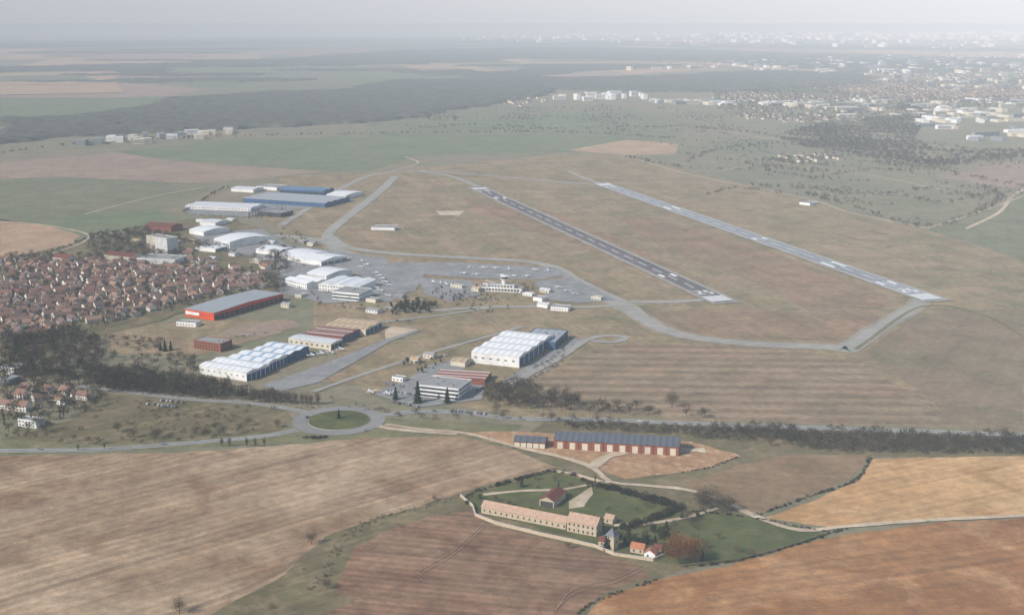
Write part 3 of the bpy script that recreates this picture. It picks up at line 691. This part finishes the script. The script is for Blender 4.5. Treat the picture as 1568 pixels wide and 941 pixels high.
# manor farm
st=[('win',1,1.1,1.5,3.2)]
building('farmhouse_range',(737,785),(866,811),8.5,4.6,'gx',3.4,'stone','tilef',fl=st)
building('manor_house',(868,813),(913,822),11,7.5,'gx',4.4,'stone','tilef',fl=[('win',2,1.1,1.7,2.2)],fr=[('win',2,1.1,1.6,2.6)],extra=lambda mb,L,W,h:(mb.box(-2,-1,W/2-.5,W/2+.5,h+3.2,h+5.8,M['brick']),mb.box(-L+1,-L+2,W/2-.5,W/2+.5,h+3.2,h+5.8,M['brick'])))
building('red_roof_barn',(826,774),(848,778),(888,766),5,'gy',2.6,'stone','tiler',fl=[('door',1,4.2,'darkw')])  # dark front panel paints in the shade of the barn's open side
building('farm_outbuilding',(925,800),(938,803),(948,799),3.5,'gx',2.2,'stone','tilef',fl=st)
building('farm_outbuilding',(916,835),(927,837),(932,834),3.5,'gx',2,'stone','tiler',fl=st)
building('farm_outbuilding',(1000,846),(1012,848),(1018,844),3.2,'gx',2,'stone','tiler',fl=st)
building('cottage',(965,845),(985,849),(995,845),3.6,'gx',2.6,'stone','tileo',fl=st)
building('cottage',(986,853),(1003,856),(1011,852),3.2,'gy',2.4,'white','tileo',fl=st)
def dovecote():
    mb=MB(); mb.box(-3,3,-3,3,0,9.5,M['stone']); mb.box(-3.3,3.3,-3.3,3.3,9.503,9.8,M['kerb'])
    R=3.5; c=[(-R,-R,9.81),(R,-R,9.81),(R,R,9.81),(-R,R,9.81)]; ap=(0,0,14.8)
    for i in range(4): mb.poly([c[i],c[(i+1)%4],ap],M['slate'])
    mb.poly(c[::-1],M['slate']); mb.tube((0,0,14.7),(0,0,16),.12,.05,M['darkw'])
    for z in (2,6): mb.poly([(-.6,-3.05,z),(.6,-3.05,z),(.6,-3.05,z+1.6),(-.6,-3.05,z+1.6)],M['glass'])
    mb.poly([(3.05,-.6,5),(3.05,.6,5),(3.05,.6,6.6),(3.05,-.6,6.6)],M['glass'])
    g=G(937,840); obj('dovecote_tower',mb.mesh('dovecote_tower'),(g[0],g[1],0),math.radians(-35))
dovecote()
def wall(name,path,h,th,m):
    Q=GP(path); mb=MB()
    for a,b in zip(Q[:-1],Q[1:]):
        d=b-a; L=np.linalg.norm(d); d/=L; n=np.array([-d[1],d[0]])*th/2
        k=max(1,int(L/7))
        for i in range(k):
            p=a+(b-a)*i/k; q=a+(b-a)*(i+1)/k-d*.02; hh=h*random.uniform(.88,1.06)
            mb.prism([tuple(p-n),tuple(q-n),tuple(q+n),tuple(p+n)],'z',0,hh,m)
            mb.prism([tuple(p-n*1.25),tuple(q-n*1.25),tuple(q+n*1.25),tuple(p+n*1.25)],'z',hh+.003,hh+.15,M['kerb'] if m==M['stone'] else m)
    return obj(name,mb.mesh(name))
wall('stone_wall',[(724,777),(728,790),(760,803),(830,820),(885,832)],2.4,.5,M['stone'])
wall('stone_wall',[(940,850),(1000,859),(1015,852)],2.2,.5,M['stone'])
wall('stone_wall',[(885,832),(912,838),(940,850)],2.2,.5,M['stone'])
wall('stone_wall',[(842,721),(880,727),(925,740)],1.8,.45,M['stone'])
wall('stone_wall',[(705,760),(724,776)],2.2,.5,M['stone'])
wall('field_bank',[(1040,868),(1130,858),(1180,846),(1268,818)],1.6,.5,M['gully'])
# =================================================================== VILLAGE
village([(0,398),(70,400),(150,398),(210,410),(300,412),(395,428),(410,440),(300,458),(262,470),(200,488),(130,500),(60,515),(0,520)],15.3,math.radians(24),.05)
village([(150,388),(300,385),(330,395),(320,410),(210,408)],22,math.radians(15),.3)
village([(300,405),(410,405),(412,425),(330,420)],22,math.radians(15),.35)
village([(0,605),(60,592),(110,590),(165,598),(150,612),(90,622),(40,640),(0,640)],21,math.radians(-20),.15)
building('white_house',(28,652),(56,656),(64,650),6,'flat',1,'white',fl=[('win',2,1.5,1.3,2)])
building('flat_roof_house',(0,570),(22,574),(36,567),6,'flat',1,'white',fl=[('win',2,2,1.4,2)])
building('flat_roof_house',(0,588),(14,590),(28,583),5,'flat',1,'greyw',fl=[('win',2,2,1.4,2)])
mass('village_trees',[(0,390),(70,390),(220,395),(410,425),(410,450),(250,480),(130,510),(0,530)],11.5,4,9.5)
mass('village_conifers',[(0,390),(70,390),(220,395),(410,425),(410,450),(250,480),(130,510),(0,530)],30,6,11,CO)
mass('village_conifers',[(0,585),(170,585),(160,620),(60,660),(0,650)],20,7,13,CO,.7)
mass('village_trees',[(0,565),(170,580),(160,620),(60,668),(0,665)],12,6,11)
mass('woodland',[(0,520),(100,505),(150,520),(160,545),(140,575),(60,590),(0,575)],9,7,12)
mass('woodland_evergreens',[(0,525),(100,520),(140,560),(60,585),(0,570)],22,7,13,EV)
mass('woodland',[(140,565),(240,575),(350,592),(350,604),(440,608),(440,616),(300,610),(160,600),(130,590)],6.5,7,12)
mass('woodland',[(150,575),(250,590),(340,600),(400,614),(300,612),(160,600)],7,5,10)
mass('tree_belt',[(160,515),(260,525),(240,545),(170,540)],9,4,8,None,.6)
mass('woodland',[(160,540),(300,552),(300,575),(240,575),(150,562)],11,5,10,None,.6)
mass('woodland_evergreens',[(100,560),(240,580),(340,598),(160,600)],24,7,11,EV)
mass('tree_belt',[(490,606),(560,618),(600,626),(580,632),(520,622)],11,3,6,None,.5)
mass('tree_belt',[(30,660),(180,672),(300,668),(440,655),(300,676),(150,684),(0,676)],9,3,8,None,.6)
mass('road_woodland',[(560,620),(760,634),(790,644),(600,640)],9,2,5,SH,.5)
mass('road_trees',[(640,628),(745,636),(1100,655),(1100,662),(740,644),(620,636)],13,4,8,None,.6)
mass('farm_trees',[(735,768),(842,728),(905,745),(850,765),(760,785)],16,3,6,None,.5)
mass('farm_trees',[(905,780),(1040,790),(1060,800),(940,810),(890,800)],15,4,8,None,.5)
mass('farm_trees',[(1055,765),(1120,775),(1120,788),(1070,790)],9,6,11,None,.8)
mass('gully_scrub',[(690,762),(560,800),(480,850),(430,900),(300,941),(400,941),(510,900),(540,840),(640,795)],14,1,3,SH,.4)
mass('farm_scrub',[(1060,760),(1120,775),(1130,790),(1070,785)],5,2,5,SH,.7)
mass('farm_garden_trees',[(940,800),(1060,800),(1070,850),(1000,858),(940,840)],11,3,7,None,.6)
mass('farm_garden_evergreens',[(940,805),(1050,805),(1060,845),(1015,850),(950,830)],14,3,7,EV,.5)
mass('rough_scrub',[(130,605),(440,625),(430,655),(160,672),(100,650)],9,1.5,4,SH,.45)
mass('school_trees',[(130,365),(220,350),(330,380),(400,400),(410,420),(300,405),(140,395)],12,6,11,None,.7)
mass('airport_bushes',[(430,340),(520,400),(640,450),(700,470),(600,480),(480,470),(430,420)],15,2.5,6,None,.3)
mass('airport_hedges',[(590,480),(760,462),(800,470),(640,500),(540,500)],13,1.5,3,HE,.3)
mass('hangar_trees',[(400,375),(440,385),(440,450),(415,450)],10,6,12,None,.7)
mass('hangar_evergreens',[(588,470),(640,462),(672,468),(660,480),(600,483)],7,5,9,EV)
mass('hangar_evergreens',[(380,325),(440,322),(445,332),(380,336)],9,7,11,CO)
mass('terminal_scrub',[(660,440),(820,432),(830,455),(700,468)],10,2,5,SH,.4)
mass('terminal_evergreens',[(640,425),(730,432),(820,440),(800,462),(660,460)],13,3,6,EV,.4)
mass('road_woodland',[(745,600),(800,590),(880,615),(900,630),(800,628),(745,618)],7,6,12)
mass('road_woodland',[(900,622),(1080,636),(1080,644),(900,634)],9,4,10,None,.75)
mass('road_scrub',[(860,646),(1100,656),(1300,664),(1568,672),(1640,676),(1640,694),(1400,695),(1250,690),(1180,675),(1080,672),(1030,665),(860,656)],4.5,2.5,5.5,SH)
mass('road_woodland',[(1090,655),(1300,664),(1640,676),(1640,692),(1400,694),(1250,688),(1180,674),(1090,668)],8,5,10.5)
mass('hangar_strip_scrub',[(735,560),(800,585),(860,555),(885,520),(870,530),(790,580),(760,600),(735,600)],8,2,4,SH,.5)
mass('yard_trees',[(590,560),(700,540),(715,555),(640,575),(600,600)],14,3,7,EV,.5)
# hedges of the manor farm
row('hedge',[(905,742),(960,755),(1042,778)],2.2,6,3.5,5,HE)
row('hedge',[(1042,778),(1000,795),(945,812)],2.2,5,3,4.5,HE)
row('hedge',[(706,765),(740,750),(790,736),(842,721)],2,3.5,2,3.2,HE)
row('hedge',[(842,721),(880,728),(905,742)],2,3,2,3,HE)
row('hedge',[(1045,783),(1130,790),(1268,815)],1.8,2,1.2,2,HE)
row('hedge',[(1040,868),(1130,858),(1268,820)],1.8,2.5,1.3,2.2,HE)
row('hedge',[(1268,816),(1300,810)],1.8,2.5,1.3,2.2,HE)
row('hedge',[(1156,790),(1240,760),(1310,735),(1332,702)],1.8,2.5,1.2,2.2,HE)
row('ditch_scrub',[(1035,725),(1090,715),(1130,700)],2,2,1,1.6,HE)
row('ditch_scrub',[(885,940),(925,915),(1010,886)],2,3,1,2,HE)
row('ditch_scrub',[(700,762),(630,780),(560,802),(520,835),(500,880),(470,905)],3,8,.8,1.8,SH)
for k in range(13): tree('poplar_tree',colM,390+k*8+random.uniform(-1.5,1.5),616+k*.35,random.uniform(10,13),1.2)
row('roundabout_scrub',[(470,671),(500,670)],2,6,1.5,3,HE)
row('roundabout_scrub',[(455,625),(520,622),(570,628)],5,4,1,2,SH)
# individual trees
for x,y,h in [(640,617,21),(606,612,13),(685,617,15),(519,641,9),(799,745,8),(855,751,7),(928,843,11),(957,836,9),(1020,820,11),(1044,793,7),(253,538,13),(262,536,11),(246,537,10),(1075,858,8),(912,736,5),(1003,835,8),(640,470,9)]:
    tree('conifer_tree',conM,x,y,h,1.15)
for x,y,h in [(968,836,9),(980,836,8),(988,832,9),(1012,826,9),(1022,850,9),(618,476,8),(650,474,8),(948,826,7),(962,822,6),(1000,815,7),(1030,836,7),(715,772,4),(735,764,4),(1068,792,5),(920,812,6)]:
    tree('evergreen_tree',evM,x,y,h,1.1)
for x,y,h in [(275,940,10),(477,833,8),(501,902,7),(1029,624,15),(945,625,9),(995,634,8),(1075,640,9),(803,620,15),(860,628,10),(909,630,10),(1085,778,15),(1106,784,14),(1074,772,11),(1150,852,6),(1128,846,5),(870,840,5),(1052,800,9),(1340,692,9),(240,672,10),(300,666,8),(180,662,9),(697,186,18),(845,645,9),(770,642,7),(760,632,9),(780,775,5),(815,786,5),(760,768,5),(1080,840,6),(1100,826,5),(990,778,5),(850,738,5),(820,735,5),(665,766,4),(425,655,8),(380,652,7),(330,658,8),(205,670,8),(1180,683,8)]:
    tree('bare_tree',bareM,x,y,h)
obj('russet_tree',rusM,(*G(1040,864),0),.6,sc=(17,17,19)); obj('russet_tree',rusM,(*G(1060,860),0),2.6,sc=(11,11,14))
for x in (340,352,378,391,405): tree('poplar_tree',colM,x,684,8)
for i,(x,y) in enumerate([(160,688),(120,690)]): tree('poplar_tree',colM,x,y,6)
# =================================================================== FAR COUNTRY
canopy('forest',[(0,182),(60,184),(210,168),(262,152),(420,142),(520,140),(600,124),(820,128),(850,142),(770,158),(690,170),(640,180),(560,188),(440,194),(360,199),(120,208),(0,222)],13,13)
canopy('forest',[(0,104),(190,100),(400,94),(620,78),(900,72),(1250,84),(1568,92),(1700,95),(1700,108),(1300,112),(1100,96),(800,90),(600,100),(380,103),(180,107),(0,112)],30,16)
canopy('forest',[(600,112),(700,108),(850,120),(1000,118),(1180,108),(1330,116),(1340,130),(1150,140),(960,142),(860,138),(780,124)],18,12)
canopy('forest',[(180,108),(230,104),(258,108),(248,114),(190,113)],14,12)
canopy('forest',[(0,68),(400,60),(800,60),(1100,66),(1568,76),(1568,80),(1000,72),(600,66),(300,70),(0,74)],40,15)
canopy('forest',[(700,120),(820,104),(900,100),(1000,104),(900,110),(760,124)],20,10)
r2=np.random.default_rng(99)
for k in range(110):
    d=6200*math.exp(r2.uniform(0,1.25)); x=r2.uniform(-.46,.46)*d; s=d/9000
    w_,l_=r2.uniform(250,800)*s,r2.uniform(350,1300)*s; a=.28+r2.normal(0,.12)
    P=np.array([(x+math.cos(a)*u-math.sin(a)*v,d+math.sin(a)*u+math.cos(a)*v) for u,v in ((-w_,-l_),(w_,-l_*r2.uniform(.7,1.1)),(w_*r2.uniform(.8,1.1),l_),(-w_,l_*r2.uniform(.7,1.1)))])
    if x>.12*d and d>7500 and k%2: continue
    sheet('field',P,M[['green1','green2','pink','tan','green1','stripe'][r2.integers(6)]],z=2.2+k*.03,jit=5,world=True)
for k in range(44):
    d=6500*math.exp(r2.uniform(0,1.2)); x=r2.uniform(-.46,.46)*d; s=d/9000
    w_,l_=r2.uniform(150,900)*s,r2.uniform(60,260)*s; n_=9
    P=np.array([(x+math.cos(t)*w_*r2.uniform(.7,1.2),d+math.sin(t)*l_*r2.uniform(.6,1.3)) for t in np.linspace(0,2*math.pi,n_,endpoint=False)])
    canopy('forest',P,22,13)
T=(woodT,[M['bark'],M['twig2']])
for p in [[(1040,235),(1150,248),(1290,240),(1400,250),(1500,243)],[(1230,298),(1290,313),(1410,348),(1485,332),(1530,303),(1500,285)],[(1440,262),(1568,288)],[(960,242),(1050,258),(1160,262),(1230,272),(1330,280)],[(1050,250),(1100,230),(1200,222),(1300,235)],[(1150,285),(1260,292),(1330,300),(1430,290)]]:
    row('hedgerow',p,9,16,4,9,T)
mass('scrubland',[(560,190),(720,168),(960,160),(1300,195),(1500,230),(1568,240),(1568,250),(1300,270),(1180,265),(1040,225),(900,205),(700,200)],19,4,9,T,.2)
mass('scrubland',[(1040,225),(1300,240),(1568,250),(1568,300),(1480,330),(1420,345),(1240,300),(1100,265)],17,3,8,T,.17)
for p in [[(1060,195),(1160,205),(1280,228)],[(1240,275),(1330,262),(1450,262)],[(1380,300),(1440,312),(1500,300)],[(900,185),(1000,196),(1060,190)],[(620,200),(720,192),(860,198)],[(1080,300),(1130,290),(1220,300)]]:
    row('hedgerow',p,8,12,3,8,T)
mass('scrubland_bushes',[(1040,225),(1300,240),(1568,250),(1568,300),(1480,330),(1420,345),(1240,300),(1100,265)],12,1.5,3.5,SH,.14)
mass('woodland',[(1180,210),(1260,190),(1360,180),(1390,150),(1420,175),(1400,215),(1440,232),(1568,232),(1568,244),(1430,258),(1380,248),(1250,232)],13,6,12,T,.75)
row('hedgerow',[(0,236),(120,222),(360,210),(560,206),(870,204),(1040,214)],10,14,4,9,T)
for p,w_ in [([(1160,240),(1250,262),(1330,268),(1440,290)],5),([(1480,350),(1530,325),(1550,300),(1568,290)],7),([(1240,292),(1300,300),(1380,296)],4),([(1100,262),(1180,250),(1260,256)],4),([(760,200),(900,190),(1050,196),(1200,215)],6),([(1300,180),(1380,215),(1568,238)],8)]:
    ribbon('rural_road',p,w_,M['track'],z=.4,jit=.4)
row('hedgerow',[(280,328),(330,296),(350,288)],8,6,4,7,T); row('hedgerow',[(0,400),(60,392),(100,380),(150,362),(220,352)],8,10,3,7,T)
farroof=solid('distant_roof_tiles',(116,98,90),.2,.02)
def hT(L,W,h,r):
    mb=MB(); mb.mi(M['cream']); mb.mi(farroof); mb.box(-L/2,L/2,-W/2,W/2,0,h,M['cream'])
    mb.prism([(-W/2-.4,h+.01),(0,h+r),(W/2+.4,h+.01)],'x',-L/2-.4,L/2+.4,farroof); return tri(mb)
hTs=[hT(12,9,5,3.5),hT(14,9,4,3.5),hT(18,10,6,4)]
def suburb(name,poly,sp,keep=.8,sc=1.0):
    Q=pts_in(poly,sp); f=np.sin(Q[:,0]*.008)+np.sin(Q[:,1]*.006+1)+rng.normal(0,.7,len(Q)); Q=Q[f>np.quantile(f,1-keep)]
    S=rng.uniform(.85,1.25,len(Q))*sc
    rep(name,hTs,Q,S,rng.choice([.3,1.87,.9,2.4],len(Q))+rng.normal(0,.15,len(Q)),[M['cream'],farroof])
suburb('distant_suburb',[(1180,128),(1260,118),(1390,125),(1568,130),(1700,140),(1700,160),(1568,160),(1400,155),(1370,162),(1200,160),(1090,150)],36,.55)
suburb('distant_suburb',[(860,128),(1000,122),(1180,130),(1090,142),(900,146)],50,.35)
suburb('distant_suburb',[(1170,238),(1280,236),(1300,246),(1200,250)],26,.6)
suburb('distant_suburb',[(1040,158),(1230,162),(1380,150),(1390,175),(1280,190),(1150,186)],55,.25)
suburb('distant_suburb',[(480,140),(560,138),(560,150),(480,152)],40,.5)
suburb('distant_suburb',[(380,100),(480,98),(480,104),(400,106)],55,.5)
suburb('distant_suburb',[(640,168),(780,150),(860,150),(760,172)],60,.4)
mass('suburb_trees',[(1090,130),(1568,120),(1700,140),(1700,165),(1400,165),(1280,195),(1100,175)],24,6,12,T,.75)
def boxes(name,poly,n,wr,hr,mats=('white','greyw','cream')):
    P=GP(poly); lo,hi=P.min(0),P.max(0); Q=[]
    while len(Q)<n:
        p=rng.uniform(lo,hi,(n*4,2)); p=p[inside(p,P)]; Q+=list(p)
    mb=MB()
    for q in Q[:n]:
        w,d,h=rng.uniform(*wr),rng.uniform(12,26),rng.uniform(*hr); a=rng.choice([.25,1.8])+rng.normal(0,.1)
        c,s=math.cos(a),math.sin(a); pr=[(q[0]+c*x-s*y,q[1]+s*x+c*y) for x,y in ((-w/2,-d/2),(w/2,-d/2),(w/2,d/2),(-w/2,d/2))]
        mb.prism(pr,'z',0,h,M[mats[rng.integers(len(mats))]]); 
        if h>10:
            for k in range(1,int(h/3.2)):
                a0,a1=np.array(pr[0]),np.array(pr[1]); n_=(a1-a0)/w; nn=np.array([n_[1],-n_[0]])*.1
                mb.poly([(*(a0+nn+n_*1),k*3.2),(*(a1+nn-n_*1),k*3.2),(*(a1+nn-n_*1),k*3.2+1.2),(*(a0+nn+n_*1),k*3.2+1.2)],M['glass'])
    obj(name,mb.mesh(name))
boxes('industrial_estate',[(1385,158),(1568,152),(1700,160),(1700,222),(1500,218),(1400,190)],110,(30,90),(7,14))
boxes('industrial_estate',[(838,150),(1000,146),(1000,152),(842,157)],22,(25,60),(14,26),('white',))
boxes('industrial_estate',[(1000,154),(1130,156),(1245,160),(1240,164),(1000,160)],26,(40,110),(9,14))
boxes('apartment_row',[(118,218),(240,208),(350,202),(356,209),(240,219),(120,225)],26,(22,48),(12,15),('cream','white','greyw'))
boxes('distant_city_buildings',[(650,62),(900,52),(1568,52),(1700,60),(1700,84),(1250,76),(900,70)],480,(60,160),(18,60),('white','cream'))
boxes('distant_city_buildings',[(950,108),(1300,95),(1568,98),(1568,118),(1300,112)],100,(30,90),(10,26))
boxes('distant_city_buildings',[(1050,54),(1568,50),(1568,60),(1100,62)],280,(60,200),(30,75),('white','cream','greyw'))
suburb('distant_suburb',[(900,104),(1150,88),(1700,80),(1700,125),(1350,118),(1180,100)],75,.45,1.3)
boxes('distant_town_buildings',[(1050,100),(1300,88),(1700,84),(1700,150),(1400,140),(1300,116)],280,(20,70),(8,22),('white','greyw','cream'))
boxes('industrial_estate',[(1180,158),(1400,150),(1400,178),(1280,186)],34,(30,80),(7,12))
suburb('distant_suburb',[(1280,98),(1568,96),(1700,100),(1700,128),(1400,122)],55,.7)
# =================================================================== AIRCRAFT AND CARS
def plane_mesh(high):
    mb=MB(); w=M['acw']
    mb.tube((-1,0,1.2),(1.8,0,1.25),.62,.55,w,8); mb.tube((1.8,0,1.25),(3,0,1.15),.55,.22,w,8); mb.tube((-1,0,1.25),(-4.6,0,1.5),.6,.14,w,8)
    z=1.95 if high else .85
    mb.prism([(-.1,-5.3),(.9,-5.3),(1.2,0),(.9,5.3),(-.1,5.3),(-.4,0)],'z',z,z+.16,w)
    mb.prism([(-4.7,-1.6),(-4,-1.6),(-3.7,0),(-4,1.6),(-4.7,1.6)],'z',1.5,1.58,w)
    mb.prism([(-3.6,1.6),(-4.4,2.9),(-4.9,2.9),(-4.8,1.6)],'y',-.06,.06,w)
    mb.box(-.3,1.3,-.45,.45,1.6,2.0 if not high else 1.94,M['glass'])
    for x,y in ((.2,1.1),(.2,-1.1),(2.2,0)): mb.tube((x,y-.08,.22),(x,y+.08,.22),.22,.22,M['rubber'],8); mb.tube((x,y,.2),(x,y*.4,1),.05,.05,M['greyw'],4)
    mb.box(3.02,3.08,-.08,.08,.3,2,M['darkw'])
    return mb.mesh('small_aircraft')
PM=[plane_mesh(True),plane_mesh(False)]
def car_mesh():
    mb=MB(); p=M['carp']
    mb.prism([(-2.1,.35),(-2.15,.85),(-1.2,.95),(-.2,.95),(1.2,.92),(2.05,.72),(2.1,.35)],'y',-.86,.86,p)
    mb.prism([(-1.75,.96),(-1.3,1.42),(.3,1.42),(1.1,.96)],'y',-.74,.74,M['glass'],M['glass'])
    mb.prism([(-1.28,1.423),(-1.25,1.47),(.25,1.47),(.28,1.423)],'y',-.7,.7,p)
    for x in (-1.3,1.3):
        for y in (-.82,.7): mb.tube((x,y,.33),(x,y+.14,.33),.33,.33,M['rubber'],10)
    return mb.mesh('parked_car')
CM=car_mesh(); random.seed(21)
def line_of(kind,p0,p1,n,ang,sk=.2):
    a,b=G(*p0),G(*p1)
    for i in range(n):
        if random.random()<sk: continue
        q=a+(b-a)*(i+.5)/n+rng.normal(0,.5,2)
        if kind=='p': obj('small_aircraft',random.choice(PM),(q[0],q[1],ZL[0]+.02),math.radians(ang)+random.gauss(0,.12),sc=(1.15,)*3)
        else: obj('parked_car',CM,(q[0],q[1],ZL[0]+.02),math.radians(ang)+random.gauss(0,.05))
for a in [((690,410),(850,416),8,-70),((700,420),(815,425),6,110),((560,405),(600,440),8,20),((540,400),(570,420),5,20),((520,395),(560,402),5,-60),((565,602),(600,606),3,-60),((575,348),(615,351),5,-70),((575,440),(600,456),4,10),((850,440),(900,458),4,40),((660,432),(700,440),4,-60),((470,548),(530,536),4,30)]:
    line_of('p',*a)
for a in [((228,612),(282,618),14,75),((226,619),(270,625),11,75),((590,588),(640,596),14,80),((586,597),(636,606),14,80),((690,630),(745,635),12,80),((600,616),(640,624),8,80),((730,600),(760,584),7,30),((660,446),(700,456),10,80),((700,452),(760,462),10,80),((640,556),(690,543),9,60),((270,492),(300,494),7,80),((340,520),(420,508),9,20),((430,440),(436,420),6,0),((520,470),(560,474),8,80),((300,330),(380,334),12,80),((1,560),(30,556),6,30),((780,598),(860,556),14,30),((560,500),(600,494),5,30)]:
    line_of('c',*a)
for x,y,a in [(880,641.5,-3),(980,646,-3),(1180,653,-2),(1420,661,-2),(250,681,8),(60,689,2),(560,660,20),(665,630.5,5),(470,640,60)]: 
    g=G(x,y); obj('car',CM,(g[0],g[1],ZL[0]+.03),math.radians(a))
# =================================================================== ATMOSPHERE, LIGHT, CAMERA
bm=bmesh.new(); bmesh.ops.create_cube(bm,size=1)
for v in bm.verts: v.co=Vector((v.co.x*60000,v.co.y*32000+12000,-30 if v.co.z<0 else 850))
bmesh.ops.recalc_face_normals(bm,faces=bm.faces[:]); me=bpy.data.meshes.new('atmosphere_haze'); bm.to_mesh(me)
hm=bpy.data.materials.new('haze_air'); hm.use_nodes=True; nt=hm.node_tree; nt.nodes.clear()
out=nt.nodes.new('ShaderNodeOutputMaterial'); vs=nt.nodes.new('ShaderNodeVolumeScatter')
vs.inputs['Color'].default_value=(.84,.95,1,1); vs.inputs['Density'].default_value=.9e-4; vs.inputs['Anisotropy'].default_value=-.33
nt.links.new(vs.outputs[0],out.inputs['Volume']); me.materials.append(hm); obj('atmosphere_haze',me)
el=math.radians(36); az=math.radians(-125)   # azimuth clockwise from +Y
sd=Vector((math.sin(az)*math.cos(el),math.cos(az)*math.cos(el),math.sin(el)))
L=bpy.data.lights.new('sun','SUN'); L.energy=5; L.angle=math.radians(.5); L.color=(1,.972,.935)
so=bpy.data.objects.new('sun',L); so.rotation_euler=sd.to_track_quat('Z','Y').to_euler(); so.location=(0,0,900); scene.collection.objects.link(so)
wd=bpy.data.worlds.new('World'); scene.world=wd; wd.use_nodes=True; n=wd.node_tree
sk=n.nodes.new('ShaderNodeTexSky'); sk.sky_type='NISHITA'; sk.sun_disc=False; sk.sun_elevation=el; sk.sun_rotation=az%(2*math.pi)
sk.altitude=300; sk.air_density=1; sk.dust_density=1; sk.ozone_density=1
bg=n.nodes['Background']; bg.inputs[1].default_value=.15; n.links.new(sk.outputs[0],bg.inputs[0])
cam=bpy.data.cameras.new('camera'); cam.sensor_width=36; cam.lens=36*F/1568; cam.clip_start=1; cam.clip_end=300000
co=bpy.data.objects.new('camera',cam); co.location=(0,0,H); co.rotation_euler=(math.pi/2-TH,0,0); scene.collection.objects.link(co); scene.camera=co
scene.view_settings.view_transform='Standard'; scene.view_settings.look='None'; scene.view_settings.exposure=0
